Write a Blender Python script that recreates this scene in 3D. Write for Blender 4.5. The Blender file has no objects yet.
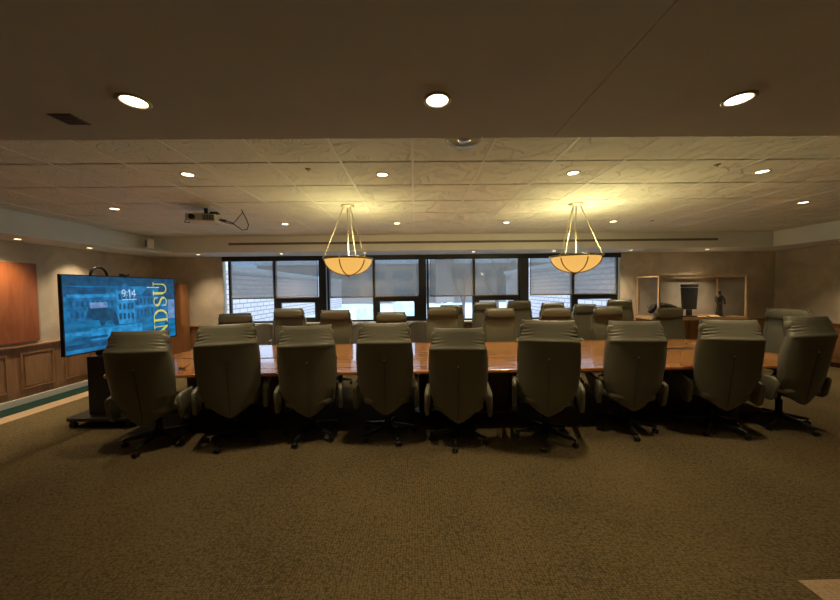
import bpy, bmesh, math, random
from mathutils import Vector, Matrix
PI = math.pi
random.seed(7)
S = bpy.context.scene
C = S.collection
R = math.radians

# ------------------------------------------------------------------ materials
def nt(name):
    m = bpy.data.materials.new(name); m.use_nodes = True
    t = m.node_tree; b = t.nodes['Principled BSDF']
    return m, t, b

def mat(name, col, rough=.5, metal=0, coat=0, noise=None, bump=None, emis=None, estr=0, spec=None):
    """noise=(scale, amount) colour mottling, bump=(scale, strength, distance)"""
    m, t, b = nt(name)
    N, L = t.nodes, t.links
    b.inputs['Base Color'].default_value = (*col, 1)
    b.inputs['Roughness'].default_value = rough
    b.inputs['Metallic'].default_value = metal
    b.inputs['Coat Weight'].default_value = coat
    if spec is not None: b.inputs['Specular IOR Level'].default_value = spec
    if emis:
        b.inputs['Emission Color'].default_value = (*emis, 1); b.inputs['Emission Strength'].default_value = estr
    if noise or bump:
        tc = N.new('ShaderNodeTexCoord')
    if noise:
        n = N.new('ShaderNodeTexNoise'); n.inputs['Scale'].default_value = noise[0]; n.inputs['Detail'].default_value = 6
        L.new(tc.outputs['Object'], n.inputs['Vector'])
        r = N.new('ShaderNodeMapRange'); r.inputs['From Min'].default_value = .3; r.inputs['From Max'].default_value = .7
        r.inputs['To Min'].default_value = 1-noise[1]; r.inputs['To Max'].default_value = 1+noise[1]
        L.new(n.outputs['Fac'], r.inputs['Value'])
        v = N.new('ShaderNodeVectorMath'); v.operation = 'SCALE'; v.inputs[0].default_value = col
        L.new(r.outputs[0], v.inputs['Scale']); L.new(v.outputs[0], b.inputs['Base Color'])
    if bump:
        n = N.new('ShaderNodeTexNoise'); n.inputs['Scale'].default_value = bump[0]; n.inputs['Detail'].default_value = 5
        L.new(tc.outputs['Object'], n.inputs['Vector'])
        bp = N.new('ShaderNodeBump'); bp.inputs['Strength'].default_value = bump[1]; bp.inputs['Distance'].default_value = bump[2]
        L.new(n.outputs['Fac'], bp.inputs['Height']); L.new(bp.outputs[0], b.inputs['Normal'])
    return m

def wood(name, c1, c2, rough=.35, coat=0, stretch=(1, 12, 12), scale=1.5):
    m, t, b = nt(name); N, L = t.nodes, t.links
    tc = N.new('ShaderNodeTexCoord'); mp = N.new('ShaderNodeMapping'); mp.inputs['Scale'].default_value = stretch
    L.new(tc.outputs['Object'], mp.inputs['Vector'])
    n = N.new('ShaderNodeTexNoise'); n.inputs['Scale'].default_value = scale; n.inputs['Detail'].default_value = 8
    n.inputs['Distortion'].default_value = 1.2
    L.new(mp.outputs[0], n.inputs['Vector'])
    cr = N.new('ShaderNodeValToRGB'); cr.color_ramp.elements[0].position = .35; cr.color_ramp.elements[1].position = .68
    cr.color_ramp.elements[0].color = (*c1, 1); cr.color_ramp.elements[1].color = (*c2, 1)
    L.new(n.outputs['Fac'], cr.inputs[0]); L.new(cr.outputs[0], b.inputs['Base Color'])
    b.inputs['Roughness'].default_value = rough; b.inputs['Coat Weight'].default_value = coat; b.inputs['Coat Roughness'].default_value = .06
    return m

def emit(name, col, s):
    m, t, b = nt(name)
    b.inputs['Base Color'].default_value = (0.01, .01, .01, 1)
    b.inputs['Emission Color'].default_value = (*col, 1); b.inputs['Emission Strength'].default_value = s
    return m

def glassy(name, tint=(.95, .97, 1), gloss=.08):
    m, t, b = nt(name); N, L = t.nodes, t.links
    N.remove(b); out = N['Material Output']
    tr = N.new('ShaderNodeBsdfTransparent'); tr.inputs[0].default_value = (*tint, 1)
    gl = N.new('ShaderNodeBsdfGlossy'); gl.inputs['Roughness'].default_value = .02
    lw = N.new('ShaderNodeLayerWeight'); lw.inputs[0].default_value = .5
    pw = N.new('ShaderNodeMath'); pw.operation = 'POWER'; pw.inputs[1].default_value = 5
    fr = N.new('ShaderNodeMath'); fr.operation = 'MULTIPLY_ADD'; fr.inputs[1].default_value = .9; fr.inputs[2].default_value = .035
    L.new(lw.outputs['Facing'], pw.inputs[0]); L.new(pw.outputs[0], fr.inputs[0])
    mx = N.new('ShaderNodeMixShader')
    L.new(fr.outputs[0], mx.inputs[0]); L.new(tr.outputs[0], mx.inputs[1]); L.new(gl.outputs[0], mx.inputs[2]); L.new(mx.outputs[0], out.inputs[0])
    return m

def carpet_mat(name, c1, c2, amp=1):
    m, t, b = nt(name); N, L = t.nodes, t.links
    tc = N.new('ShaderNodeTexCoord')
    mp = N.new('ShaderNodeMapping'); mp.inputs['Scale'].default_value = (55, 75, 55)
    L.new(tc.outputs['Object'], mp.inputs['Vector'])
    v = N.new('ShaderNodeTexVoronoi'); v.inputs['Scale'].default_value = 1; v.inputs['Randomness'].default_value = .45
    L.new(mp.outputs[0], v.inputs['Vector'])
    n = N.new('ShaderNodeTexNoise'); n.inputs['Scale'].default_value = 1.3; n.inputs['Detail'].default_value = 4
    L.new(tc.outputs['Object'], n.inputs['Vector'])
    n2 = N.new('ShaderNodeTexNoise'); n2.inputs['Scale'].default_value = 38; n2.inputs['Detail'].default_value = 3
    L.new(tc.outputs['Object'], n2.inputs['Vector'])
    a = N.new('ShaderNodeMath'); a.operation = 'MULTIPLY_ADD'; a.inputs[1].default_value = .75
    n3 = N.new('ShaderNodeMath'); n3.operation = 'MULTIPLY'; n3.inputs[1].default_value = .45; L.new(n2.outputs['Fac'], n3.inputs[0])
    L.new(v.outputs['Distance'], a.inputs[0]); L.new(n3.outputs[0], a.inputs[2])
    a2 = N.new('ShaderNodeMath'); a2.operation = 'MULTIPLY_ADD'; a2.inputs[1].default_value = .35
    L.new(n.outputs['Fac'], a2.inputs[0]); L.new(a.outputs[0], a2.inputs[2])
    cr = N.new('ShaderNodeValToRGB'); cr.color_ramp.elements[0].position = .5; cr.color_ramp.elements[1].position = .98
    cr.color_ramp.elements[0].color = (*c2, 1); cr.color_ramp.elements[1].color = (*c1, 1)
    L.new(a2.outputs[0], cr.inputs[0]); L.new(cr.outputs[0], b.inputs['Base Color'])
    b.inputs['Roughness'].default_value = .95; b.inputs['Specular IOR Level'].default_value = .1
    bp = N.new('ShaderNodeBump'); bp.inputs['Strength'].default_value = .8*amp; bp.inputs['Distance'].default_value = .006
    bp.invert = True
    L.new(v.outputs['Distance'], bp.inputs['Height']); L.new(bp.outputs[0], b.inputs['Normal'])
    return m

def brick_mat(name, c1, c2, mortar, axis='Y', bw=.6, rh=.2):
    m, t, b = nt(name); N, L = t.nodes, t.links
    tc = N.new('ShaderNodeTexCoord'); sp = N.new('ShaderNodeSeparateXYZ'); cb = N.new('ShaderNodeCombineXYZ')
    L.new(tc.outputs['Object'], sp.inputs[0]); L.new(sp.outputs[axis], cb.inputs['X']); L.new(sp.outputs['Z'], cb.inputs['Y'])
    br = N.new('ShaderNodeTexBrick'); br.inputs['Scale'].default_value = 1
    br.inputs['Brick Width'].default_value = bw; br.inputs['Row Height'].default_value = rh; br.inputs['Mortar Size'].default_value = .03
    br.inputs['Color1'].default_value = (*c1, 1); br.inputs['Color2'].default_value = (*c2, 1); br.inputs['Mortar'].default_value = (*mortar, 1)
    L.new(cb.outputs[0], br.inputs['Vector']); L.new(br.outputs['Color'], b.inputs['Base Color'])
    b.inputs['Roughness'].default_value = .9
    return m

M = {}
M['soffit'] = mat('painted_drywall', (.66, .61, .58), .85, noise=(3, .04), bump=(160, .15, .002))
M['fascia'] = mat('daylit_fascia', (.72, .73, .75), .8, noise=(3, .03))  # cool base colour carries the bluish window daylight on the drywall
M['tbar'] = mat('white_tbar', (.82, .81, .79), .6)
M['dark_gap'] = mat('tile_gap', (.02, .018, .015), .9)
M['floor'] = carpet_mat('brown_carpet', (.055, .041, .020), (.165, .122, .058))
M['green_carpet'] = carpet_mat('green_carpet', (.010, .026, .021), (.017, .042, .034))
M['tan_carpet'] = carpet_mat('tan_carpet', (.30, .21, .13), (.44, .32, .20))
M['bead'] = mat('baseboard_paint', (.62, .60, .53), .5)
M['wains'] = wood('wainscot_wood', (.24, .12, .055), (.36, .20, .095), .45, stretch=(8, 8, 1))
M['oak'] = wood('light_oak', (.52, .34, .18), (.66, .46, .26), .4, stretch=(6, 6, 1))
M['redwood'] = wood('red_brown_wood', (.26, .075, .022), (.36, .12, .038), .4, stretch=(7, 7, 1))
M['cab'] = wood('cabinet_wood', (.24, .10, .035), (.36, .16, .06), .4, stretch=(7, 7, 1))
M['table'] = wood('polished_cherry', (.52, .225, .065), (.63, .30, .095), .22, coat=.8, stretch=(1.2, 12, 12), scale=1.3)
M['table_band'] = wood('cherry_band', (.40, .14, .04), (.54, .23, .07), .22, coat=.8, stretch=(1.2, 14, 14))
M['mahog'] = wood('dark_mahogany', (.035, .012, .008), (.07, .022, .013), .35, stretch=(7, 7, 1))
M['inlay'] = mat('inlay_line', (.05, .02, .01), .3)
M['black'] = mat('black_plastic', (.008, .009, .011), .38)
M['black_metal'] = mat('black_metal', (.035, .036, .04), .25, metal=.5)
M['winframe'] = mat('dark_window_frame', (.012, .012, .014), .45)
M['bronze'] = mat('dark_bronze', (.035, .028, .02), .4, metal=.6, bump=(30, .4, .004))
M['brass'] = mat('aged_brass', (.35, .26, .12), .35, metal=.8)
M['grey_plate'] = mat('grey_plate', (.10, .10, .095), .4, metal=.3)
M['silver'] = mat('silver', (.6, .6, .6), .3, metal=1)
M['cream_metal'] = mat('cream_rod', (.72, .66, .48), .4, metal=.3)
M['proj'] = mat('beige_plastic', (.55, .53, .46), .5)
M['white'] = mat('white_plastic', (.7, .69, .66), .5)
M['sill'] = mat('pale_sill', (.55, .53, .50), .4)
M['glass'] = glassy('window_glass')
M['lens'] = emit('lamp_lens', (1.0, .80, .50), 9)
M['trimring'] = mat('lamp_trim', (.55, .50, .42), .4)
M['vent'] = mat('grey_brown_vent', (.16, .13, .11), .6)
M['alab'] = emit('alabaster_glass', (1.0, .55, .13), .88)
M['snow'] = mat('snow', (.62, .80, .86), .8, noise=(.5, .25))
M['brickL'] = brick_mat('pale_brick', (.66, .60, .62), (.58, .53, .56), (.27, .25, .29), 'Y', .75, .25)
M['brickM'] = brick_mat('brown_brick', (.36, .30, .28), (.30, .25, .24), (.3, .28, .28), 'X')
M['bldg_grey'] = mat('grey_panel', (.38, .42, .46), .8)
M['bldg_dark'] = mat('dark_glass', (.12, .16, .20), .3)
M['fasciaout'] = mat('roof_edge', (.55, .60, .66), .7)
M['bark'] = mat('bark', (.16, .12, .11), .9)
M['book'] = mat('tan_page', (.62, .42, .22), .5)

# tile ceiling: embossed, fissured plaster-like tiles
def tile_mat():
    m, t, b = nt('embossed_tile'); N, L = t.nodes, t.links
    tc = N.new('ShaderNodeTexCoord')
    n = N.new('ShaderNodeTexNoise'); n.inputs['Scale'].default_value = 3.2; n.inputs['Detail'].default_value = 7; n.inputs['Distortion'].default_value = 1.0
    n.inputs['Roughness'].default_value = .62
    L.new(tc.outputs['Object'], n.inputs['Vector'])
    cr = N.new('ShaderNodeValToRGB'); e = cr.color_ramp.elements
    e[0].position = .47; e[0].color = (.6, .6, .6, 1); e[1].position = .53; e[1].color = (.6, .6, .6, 1)
    x = cr.color_ramp.elements.new(.5); x.color = (0, 0, 0, 1)
    L.new(n.outputs['Fac'], cr.inputs[0])
    n2 = N.new('ShaderNodeTexNoise'); n2.inputs['Scale'].default_value = 45; n2.inputs['Detail'].default_value = 4
    L.new(tc.outputs['Object'], n2.inputs['Vector'])
    a = N.new('ShaderNodeMath'); a.operation = 'MULTIPLY_ADD'; a.inputs[1].default_value = .5
    L.new(n2.outputs['Fac'], a.inputs[0]); L.new(cr.outputs[0], a.inputs[2])
    bp = N.new('ShaderNodeBump'); bp.inputs['Strength'].default_value = .8; bp.inputs['Distance'].default_value = .016
    L.new(a.outputs[0], bp.inputs['Height']); L.new(bp.outputs[0], b.inputs['Normal'])
    b.inputs['Base Color'].default_value = (.78, .78, .71, 1); b.inputs['Roughness'].default_value = .85
    return m
M['tile'] = tile_mat()

def wallmat(name, col):
    m, t, b = nt(name); N, L = t.nodes, t.links
    tc = N.new('ShaderNodeTexCoord')
    n = N.new('ShaderNodeTexNoise'); n.inputs['Scale'].default_value = 2.2; n.inputs['Detail'].default_value = 8; n.inputs['Distortion'].default_value = .7
    L.new(tc.outputs['Object'], n.inputs['Vector'])
    cr = N.new('ShaderNodeValToRGB'); cr.color_ramp.elements[0].position = .35; cr.color_ramp.elements[1].position = .66
    cr.color_ramp.elements[0].color = (*[c*.80 for c in col], 1); cr.color_ramp.elements[1].color = (*[c*1.1 for c in col], 1)
    L.new(n.outputs['Fac'], cr.inputs[0]); L.new(cr.outputs[0], b.inputs['Base Color'])
    n2 = N.new('ShaderNodeTexNoise'); n2.inputs['Scale'].default_value = 90; n2.inputs['Detail'].default_value = 3
    L.new(tc.outputs['Object'], n2.inputs['Vector'])
    bp = N.new('ShaderNodeBump'); bp.inputs['Strength'].default_value = .3; bp.inputs['Distance'].default_value = .003
    L.new(n2.outputs['Fac'], bp.inputs['Height']); L.new(bp.outputs[0], b.inputs['Normal'])
    b.inputs['Roughness'].default_value = .8
    return m
M['wall'] = wallmat('tan_wallcovering', (.52, .44, .35))

def leather(name, col, r=.42):
    m, t, b = nt(name); N, L = t.nodes, t.links
    tc = N.new('ShaderNodeTexCoord')
    n = N.new('ShaderNodeTexNoise'); n.inputs['Scale'].default_value = 170; n.inputs['Detail'].default_value = 3
    L.new(tc.outputs['Object'], n.inputs['Vector'])
    n2 = N.new('ShaderNodeTexNoise'); n2.inputs['Scale'].default_value = 7; n2.inputs['Detail'].default_value = 3
    L.new(tc.outputs['Object'], n2.inputs['Vector'])
    a = N.new('ShaderNodeMath'); a.operation = 'MULTIPLY_ADD'; a.inputs[1].default_value = .12
    L.new(n.outputs['Fac'], a.inputs[0]); L.new(n2.outputs['Fac'], a.inputs[2])
    bp = N.new('ShaderNodeBump'); bp.inputs['Strength'].default_value = .35; bp.inputs['Distance'].default_value = .01
    L.new(a.outputs[0], bp.inputs['Height']); L.new(bp.outputs[0], b.inputs['Normal'])
    r_ = N.new('ShaderNodeMapRange'); r_.inputs['To Min'].default_value = .88; r_.inputs['To Max'].default_value = 1.12
    L.new(n2.outputs['Fac'], r_.inputs['Value'])
    v = N.new('ShaderNodeVectorMath'); v.operation = 'SCALE'; v.inputs[0].default_value = col
    L.new(r_.outputs[0], v.inputs['Scale']); L.new(v.outputs[0], b.inputs['Base Color'])
    b.inputs['Roughness'].default_value = r
    return m
M['leather'] = leather('olive_leather', (.155, .147, .103))
M['leather2'] = leather('grey_brown_leather', (.16, .14, .115))

def shade_mat():
    m, t, b = nt('solar_mesh'); N, L = t.nodes, t.links
    N.remove(b); out = N['Material Output']
    tr = N.new('ShaderNodeBsdfTransparent'); tr.inputs[0].default_value = (.9, .9, .9, 1)
    df = N.new('ShaderNodeBsdfDiffuse'); df.inputs[0].default_value = (.40, .36, .31, 1)
    tl = N.new('ShaderNodeBsdfTranslucent'); tl.inputs[0].default_value = (.30, .27, .23, 1)
    m1 = N.new('ShaderNodeMixShader'); m1.inputs[0].default_value = .5
    m2 = N.new('ShaderNodeMixShader'); m2.inputs[0].default_value = .46
    L.new(df.outputs[0], m1.inputs[1]); L.new(tl.outputs[0], m1.inputs[2])
    L.new(tr.outputs[0], m2.inputs[1]); L.new(m1.outputs[0], m2.inputs[2]); L.new(m2.outputs[0], out.inputs[0])
    return m
M['shade'] = shade_mat()

# ------------------------------------------------------------------ geometry helpers
def xf(M4, p):
    return M4 @ Vector(p) if M4 else Vector(p)

def box(bm, x0, x1, y0, y1, z0, z1, mi=0, M4=None):
    vs = [bm.verts.new(xf(M4, (x, y, z))) for z in (z0, z1) for y in (y0, y1) for x in (x0, x1)]
    for f in ((0, 2, 3, 1), (4, 5, 7, 6), (0, 1, 5, 4), (2, 6, 7, 3), (0, 4, 6, 2), (1, 3, 7, 5)):
        fc = bm.faces.new([vs[i] for i in f]); fc.material_index = mi

def cyl(bm, p0, p1, r0, r1=None, n=16, mi=0, caps=True):
    if r1 is None: r1 = r0
    p0, p1 = Vector(p0), Vector(p1); d = (p1-p0).normalized()
    a = Vector((1, 0, 0)) if abs(d.x) < .9 else Vector((0, 1, 0))
    u = d.cross(a).normalized(); w = d.cross(u)
    A = [bm.verts.new(p0+r0*(math.cos(2*PI*k/n)*u+math.sin(2*PI*k/n)*w)) for k in range(n)]
    B = [bm.verts.new(p1+r1*(math.cos(2*PI*k/n)*u+math.sin(2*PI*k/n)*w)) for k in range(n)]
    for k in range(n):
        f = bm.faces.new((A[k], A[(k+1) % n], B[(k+1) % n], B[k])); f.material_index = mi; f.smooth = True
    if caps:
        f = bm.faces.new(A[::-1]); f.material_index = mi
        f = bm.faces.new(B); f.material_index = mi

def tube(bm, pts, r, n=8, mi=0, closed=False):
    pts = [Vector(p) for p in pts]; rings = []
    m = len(pts)
    up = None
    for i, p in enumerate(pts):
        a = pts[(i-1) % m] if (closed or i > 0) else p
        b = pts[(i+1) % m] if (closed or i < m-1) else p
        d = (b-a).normalized()
        if up is None:
            up = Vector((0, 0, 1)) if abs(d.z) < .9 else Vector((1, 0, 0))
        u = d.cross(up).normalized(); w = u.cross(d).normalized(); up = w
        rings.append([bm.verts.new(p+r*(math.cos(2*PI*k/n)*u+math.sin(2*PI*k/n)*w)) for k in range(n)])
    for i in range(m if closed else m-1):
        A, B = rings[i], rings[(i+1) % m]
        for k in range(n):
            f = bm.faces.new((A[k], A[(k+1) % n], B[(k+1) % n], B[k])); f.material_index = mi; f.smooth = True
    if not closed:
        bm.faces.new(rings[0][::-1]).material_index = mi; bm.faces.new(rings[-1]).material_index = mi

def lathe(bm, prof, n=32, cx=0, cy=0, mi=0, sx=1, sy=1):
    rings = []
    for r, z in prof:
        rings.append([bm.verts.new((cx+sx*max(r, 1e-4)*math.cos(2*PI*k/n), cy+sy*max(r, 1e-4)*math.sin(2*PI*k/n), z)) for k in range(n)])
    for A, B in zip(rings[:-1], rings[1:]):
        for k in range(n):
            f = bm.faces.new((A[k], A[(k+1) % n], B[(k+1) % n], B[k])); f.material_index = mi; f.smooth = True
    return rings

def prism(bm, poly, h0, h1, axis='x', mi=0):
    """poly 2D extruded along axis. axis x: poly=(y,z); y: poly=(x,z); z: poly=(x,y)"""
    def P(p, h):
        return {'x': (h, p[0], p[1]), 'y': (p[0], h, p[1]), 'z': (p[0], p[1], h)}[axis]
    A = [bm.verts.new(P(p, h0)) for p in poly]; B = [bm.verts.new(P(p, h1)) for p in poly]
    n = len(poly)
    for k in range(n):
        bm.faces.new((A[k], A[(k+1) % n], B[(k+1) % n], B[k])).material_index = mi
    bm.faces.new(A[::-1]).material_index = mi; bm.faces.new(B).material_index = mi

def obj(name, bm, m, parent=None, bevel=0, smooth=False, sub=0, segs=2):
    bmesh.ops.recalc_face_normals(bm, faces=bm.faces[:])
    me = bpy.data.meshes.new(name); bm.to_mesh(me); bm.free()
    for x in (m if isinstance(m, (list, tuple)) else [m]): me.materials.append(M[x])
    if smooth:
        for p in me.polygons: p.use_smooth = True
    o = bpy.data.objects.new(name, me); C.objects.link(o)
    if bevel:
        md = o.modifiers.new('bevel', 'BEVEL'); md.width = bevel; md.segments = segs; md.limit_method = 'ANGLE'; md.angle_limit = R(40)
    if sub:
        md = o.modifiers.new('sub', 'SUBSURF'); md.levels = sub; md.render_levels = sub
    if parent: o.parent = parent
    return o

def B(): return bmesh.new()
def onebox(name, dims, m, parent=None, bevel=0, **k):
    b = B(); box(b, *dims); return obj(name, b, m, parent, bevel, **k)
def struct(o): o['kind'] = 'structure'; return o
def tag(o, label, cat, group=None):
    o['label'] = label; o['category'] = cat
    if group: o['group'] = group
    return o
def thing(name, label, cat, loc=(0, 0, 0), rz=0, group=None):
    o = bpy.data.objects.new(name, None); C.objects.link(o)
    o.empty_display_size = .1
    o.location = loc; o.rotation_euler = (0, 0, rz)
    return tag(o, label, cat, group)
def dup(root):
    r = root.copy(); C.objects.link(r)
    for ch in list(root.children):
        c = ch.copy(); C.objects.link(c); c.parent = r
        for g in list(ch.children):
            d = g.copy(); C.objects.link(d); d.parent = c
    return r

# ------------------------------------------------------------------ dimensions
XL, XR, YB, YN = -5.90, 8.32, 7.3, -2.6      # room walls
ZT, ZS = 2.74, 2.425                        # tile ceiling, soffit underside
TX0, TX1, TY0, TY1 = -5.24, 7.3, 1.672, 6.45 # raised tray
CAMZ = 1.65
WZ = .88                                    # chair rail
WX0, WX1 = -4.34, 4.71                      # window band
SILL = .92

# ------------------------------------------------------------------ shell
b = B(); box(b, XL-.1, XR+.1, YN-.1, YB+.1, -.12, 0); struct(obj('floor', b, 'floor'))
# carpet borders as inlaid strips
def strip(dims, m): return struct(onebox(f'trim_{strip.n}', dims, m))
strip.n = 1
def trim(dims, m, bevel=0):
    o = struct(onebox(f'trim_{strip.n}', dims, m, bevel=bevel)); strip.n += 1; return o
trim((XL, -5.52, YN, YB, 0, .004), 'green_carpet')
trim((-5.52, -5.26, YN, YB, 0, .004), 'tan_carpet')
b = B(); box(b, 2.11, 3.6, 1.40, 1.697, 0, .004); box(b, 2.11, 2.41, -.6, 1.40, 0, .004)
o = struct(obj(f'trim_{strip.n}', b, 'tan_carpet')); strip.n += 1
b = B()
for d in ((XL-.1, XL, YN-.1, YB+.1, 0, 2.9),): box(b, *d)
struct(obj('wall_left', b, 'wall'))
struct(onebox('wall_right', (XR, XR+.1, YN-.1, YB+.1, 0, 2.9), 'wall'))
struct(onebox('wall_front', (XL, XR, YN-.1, YN, 0, 2.9), 'wall'))
b = B(); box(b, XL, WX0, YB, YB+.12, 0, 2.9); box(b, WX1, XR, YB, YB+.12, 0, 2.9); box(b, WX0, WX1, YB, YB+.12, 0, SILL-.04); box(b, WX0, WX1, YB, YB+.12, ZS, 2.9)
struct(obj('wall_back', b, 'wall'))
# tiles, one mesh
b = B()
xs = [-.01+.61*k for k in range(-9, 13)]
ys = [2.78+.61*k for k in range(-2, 7)]
def clampl(l, a, c): return [a]+[v for v in l if a+.02 < v < c-.02]+[c]
xs2, ys2 = clampl(xs, TX0-.02, TX1+.02), clampl(ys, TY0-.02, TY1+.02)
for i in range(len(xs2)-1):
    for j in range(len(ys2)-1):
        box(b, xs2[i]+.004, xs2[i+1]-.004, ys2[j]+.010, ys2[j+1]-.010, ZT, ZT+.03)
o = struct(obj('ceiling', b, 'tile', bevel=.004, segs=1))
struct(onebox('ceiling_slab', (TX0-.05, TX1+.05, TY0-.05, TY1+.05, ZT+.0305, ZT+.1), 'dark_gap')).name = 'ceiling.001'
b = B()
for x in xs[:]:
    if TX0+.1 < x < TX1-.1: box(b, x-.010, x+.010, TY0, TY1, ZT-.004, ZT+.003)
o = struct(obj(f'trim_{strip.n}', b, 'tbar')); strip.n += 1
# soffits (drywall), seam at X=.72 in the near one
b = B()
box(b, XL, .718, YN, TY0, ZS, 2.88); box(b, .722, XR, YN, TY0, ZS, 2.88); box(b, .717, .723, YN, TY0-.001, ZS+.006, 2.88)
o = struct(obj('ceiling', b, 'soffit'))
b = B(); box(b, XL, XR, TY1, YB, ZS, 2.88); box(b, TX1, XR, TY0, TY1, ZS, 2.88)
struct(obj('ceiling', b, 'fascia'))
# left soffit: fascia whose foot sweeps inward near the far corner
b = B(); n = 26; rows = []
for i in range(n+1):
    y = TY0+(TY1-TY0)*i/n
    t = max(0, (y-5.2)/(TY1-5.2)); xb = TX0+.42*t**2.2
    prof = [(XL, 2.88), (TX0, 2.88), (TX0, ZT-.0), (TX0+(xb-TX0)*.25, ZS+.16), (TX0+(xb-TX0)*.6, ZS+.07), (xb, ZS+.03), (xb, ZS), (XL, ZS)]
    rows.append([b.verts.new((p[0], y, p[1])) for p in prof])
for A, Bq in zip(rows[:-1], rows[1:]):
    for k in range(len(A)):
        f = b.faces.new((A[k], A[(k+1) % len(A)], Bq[(k+1) % len(A)], Bq[k]))
b.faces.new(rows[0]); b.faces.new(rows[-1][::-1])
struct(obj('ceiling', b, 'fascia'))
# linear slot diffuser on the far fascia
b = B(); box(b, -3.7, 6.15, TY1-.012, TY1, 2.565, 2.61)
o = obj('linear_air_diffuser', b, 'vent', bevel=.003)
tag(o, 'long thin dark slot air diffuser along the far ceiling drop above the windows', 'air vent')

# wainscot with raised panels
def wain_panels(b, L0, L1, place, pitch=.595, pw=.44, off=0):
    x = L0+off
    while x+pw < L1:
        place(b, x, x+pw, .21, .765); x += pitch
def frame_rect(b, mk, a0, a1, z0, z1, w=.022, d=.014):
    mk(b, a0, a1, z0, z0+w, d); mk(b, a0, a1, z1-w, z1, d); mk(b, a0, a0+w, z0+w, z1-w, d); mk(b, a1-w, a1, z0+w, z1-w, d)
    mk(b, a0+.05, a1-.05, z0+.05, z1-.05, d*.55)
T = .02
b = B(); box(b, XL, XL+T, YN, YB, .1, WZ-.03)
mk = lambda b, a0, a1, z0, z1, d: box(b, XL+T, XL+T+d, a0, a1, z0, z1)
wain_panels(b, YN, YB-.1, lambda b, a0, a1, z0, z1: frame_rect(b, mk, a0, a1, z0, z1), off=(4.80-YN) % .595)
struct(obj('trim_wainscot', b, 'wains')).name = f'trim_{strip.n}'; strip.n += 1
b = B(); box(b, XR-T, XR, YN, YB, .1, WZ-.03)
mk = lambda b, a0, a1, z0, z1, d: box(b, XR-T-d, XR-T, a0, a1, z0, z1)
wain_panels(b, YN, YB-.1, lambda b, a0, a1, z0, z1: frame_rect(b, mk, a0, a1, z0, z1), off=.2)
struct(obj('trim_wainscot', b, 'wains')).name = f'trim_{strip.n}'; strip.n += 1
b = B(); box(b, XL+T, XR-T, YB-T, YB, .1, WZ-.03)
mk = lambda b, a0, a1, z0, z1, d: box(b, a0, a1, YB-T-d, YB-T, z0, z1)
wain_panels(b, XL+T, XR-T, lambda b, a0, a1, z0, z1: frame_rect(b, mk, a0, a1, z0, z1), off=.15)
struct(obj('trim_wainscot', b, 'wains')).name = f'trim_{strip.n}'; strip.n += 1
trim((XL, XL+.045, YN, YB, WZ-.03, WZ), 'wains', .006)
trim((XR-.045, XR, YN, YB, WZ-.03, WZ), 'wains', .006)
b = B(); box(b, XL+.045, WX0, YB-.045, YB, WZ-.03, WZ); box(b, WX1, XR-.045, YB-.045, YB, WZ-.03, WZ)
struct(obj(f'trim_{strip.n}', b, 'wains', bevel=.006)); strip.n += 1
struct(onebox('baseboard_left', (XL, XL+.028, YN, YB, 0, .1), 'bead', bevel=.006))
struct(onebox('baseboard_right', (XR-.028, XR, YN, YB, 0, .1), 'mahog', bevel=.006))
struct(onebox('baseboard_back', (XL+.028, XR-.028, YB-.028, YB, 0, .1), 'mahog', bevel=.006))
trim((WX0, WX1, YB-.10, YB+.12, SILL-.04, SILL), 'sill', .006)

# ------------------------------------------------------------------ windows
bays = [(-4.19, -2.20), (-1.96, .07), (.31, 2.37), (2.61, 4.64)]
ZHEAD = 2.29
def wbar(b, x0, x1, z0, z1, y0=YB+.03, y1=YB+.10): box(b, x0, x1, y0, y1, z0, z1)
for i, (x0, x1) in enumerate(bays):
    xm = (x0+x1)/2
    b = B()
    wbar(b, x0-.05, x0, SILL, ZS); wbar(b, x1, x1+.04, SILL, ZS)
    wbar(b, xm-.03, xm+.03, SILL, ZS); wbar(b, x0, x1, SILL, SILL+.04); wbar(b, x0, x1, ZHEAD+.04, ZS)
    # right light: transom bar and awning sash
    wbar(b, xm+.03, x1, 1.37, 1.50); wbar(b, xm+.03, xm+.13, SILL+.04, 1.37); wbar(b, x1-.10, x1, SILL+.04, 1.37); wbar(b, xm+.13, x1-.1, SILL+.04, SILL+.11)
    w = struct(obj(f'window_{i+1}', b, 'winframe', bevel=.004, segs=1))
    b = B(); box(b, x0, xm-.03, YB+.06, YB+.066, SILL+.04, ZHEAD+.04); box(b, xm+.03, x1, YB+.06, YB+.066, 1.5, ZHEAD+.04); box(b, xm+.13, x1-.1, YB+.06, YB+.066, SILL+.11, 1.37)
    obj('pane', b, 'glass', w)
# dark posts between the bays and the head band
for a, c in ((-2.18, -2.03), (.10, .25), (2.40, 2.55)):
    trim((a, c, YB-.0, YB+.12, SILL, ZS-.06), 'winframe', .004)
trim((WX0, WX1, YB-.03, YB+.03, ZHEAD+.03, ZS), 'winframe', .004)
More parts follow.
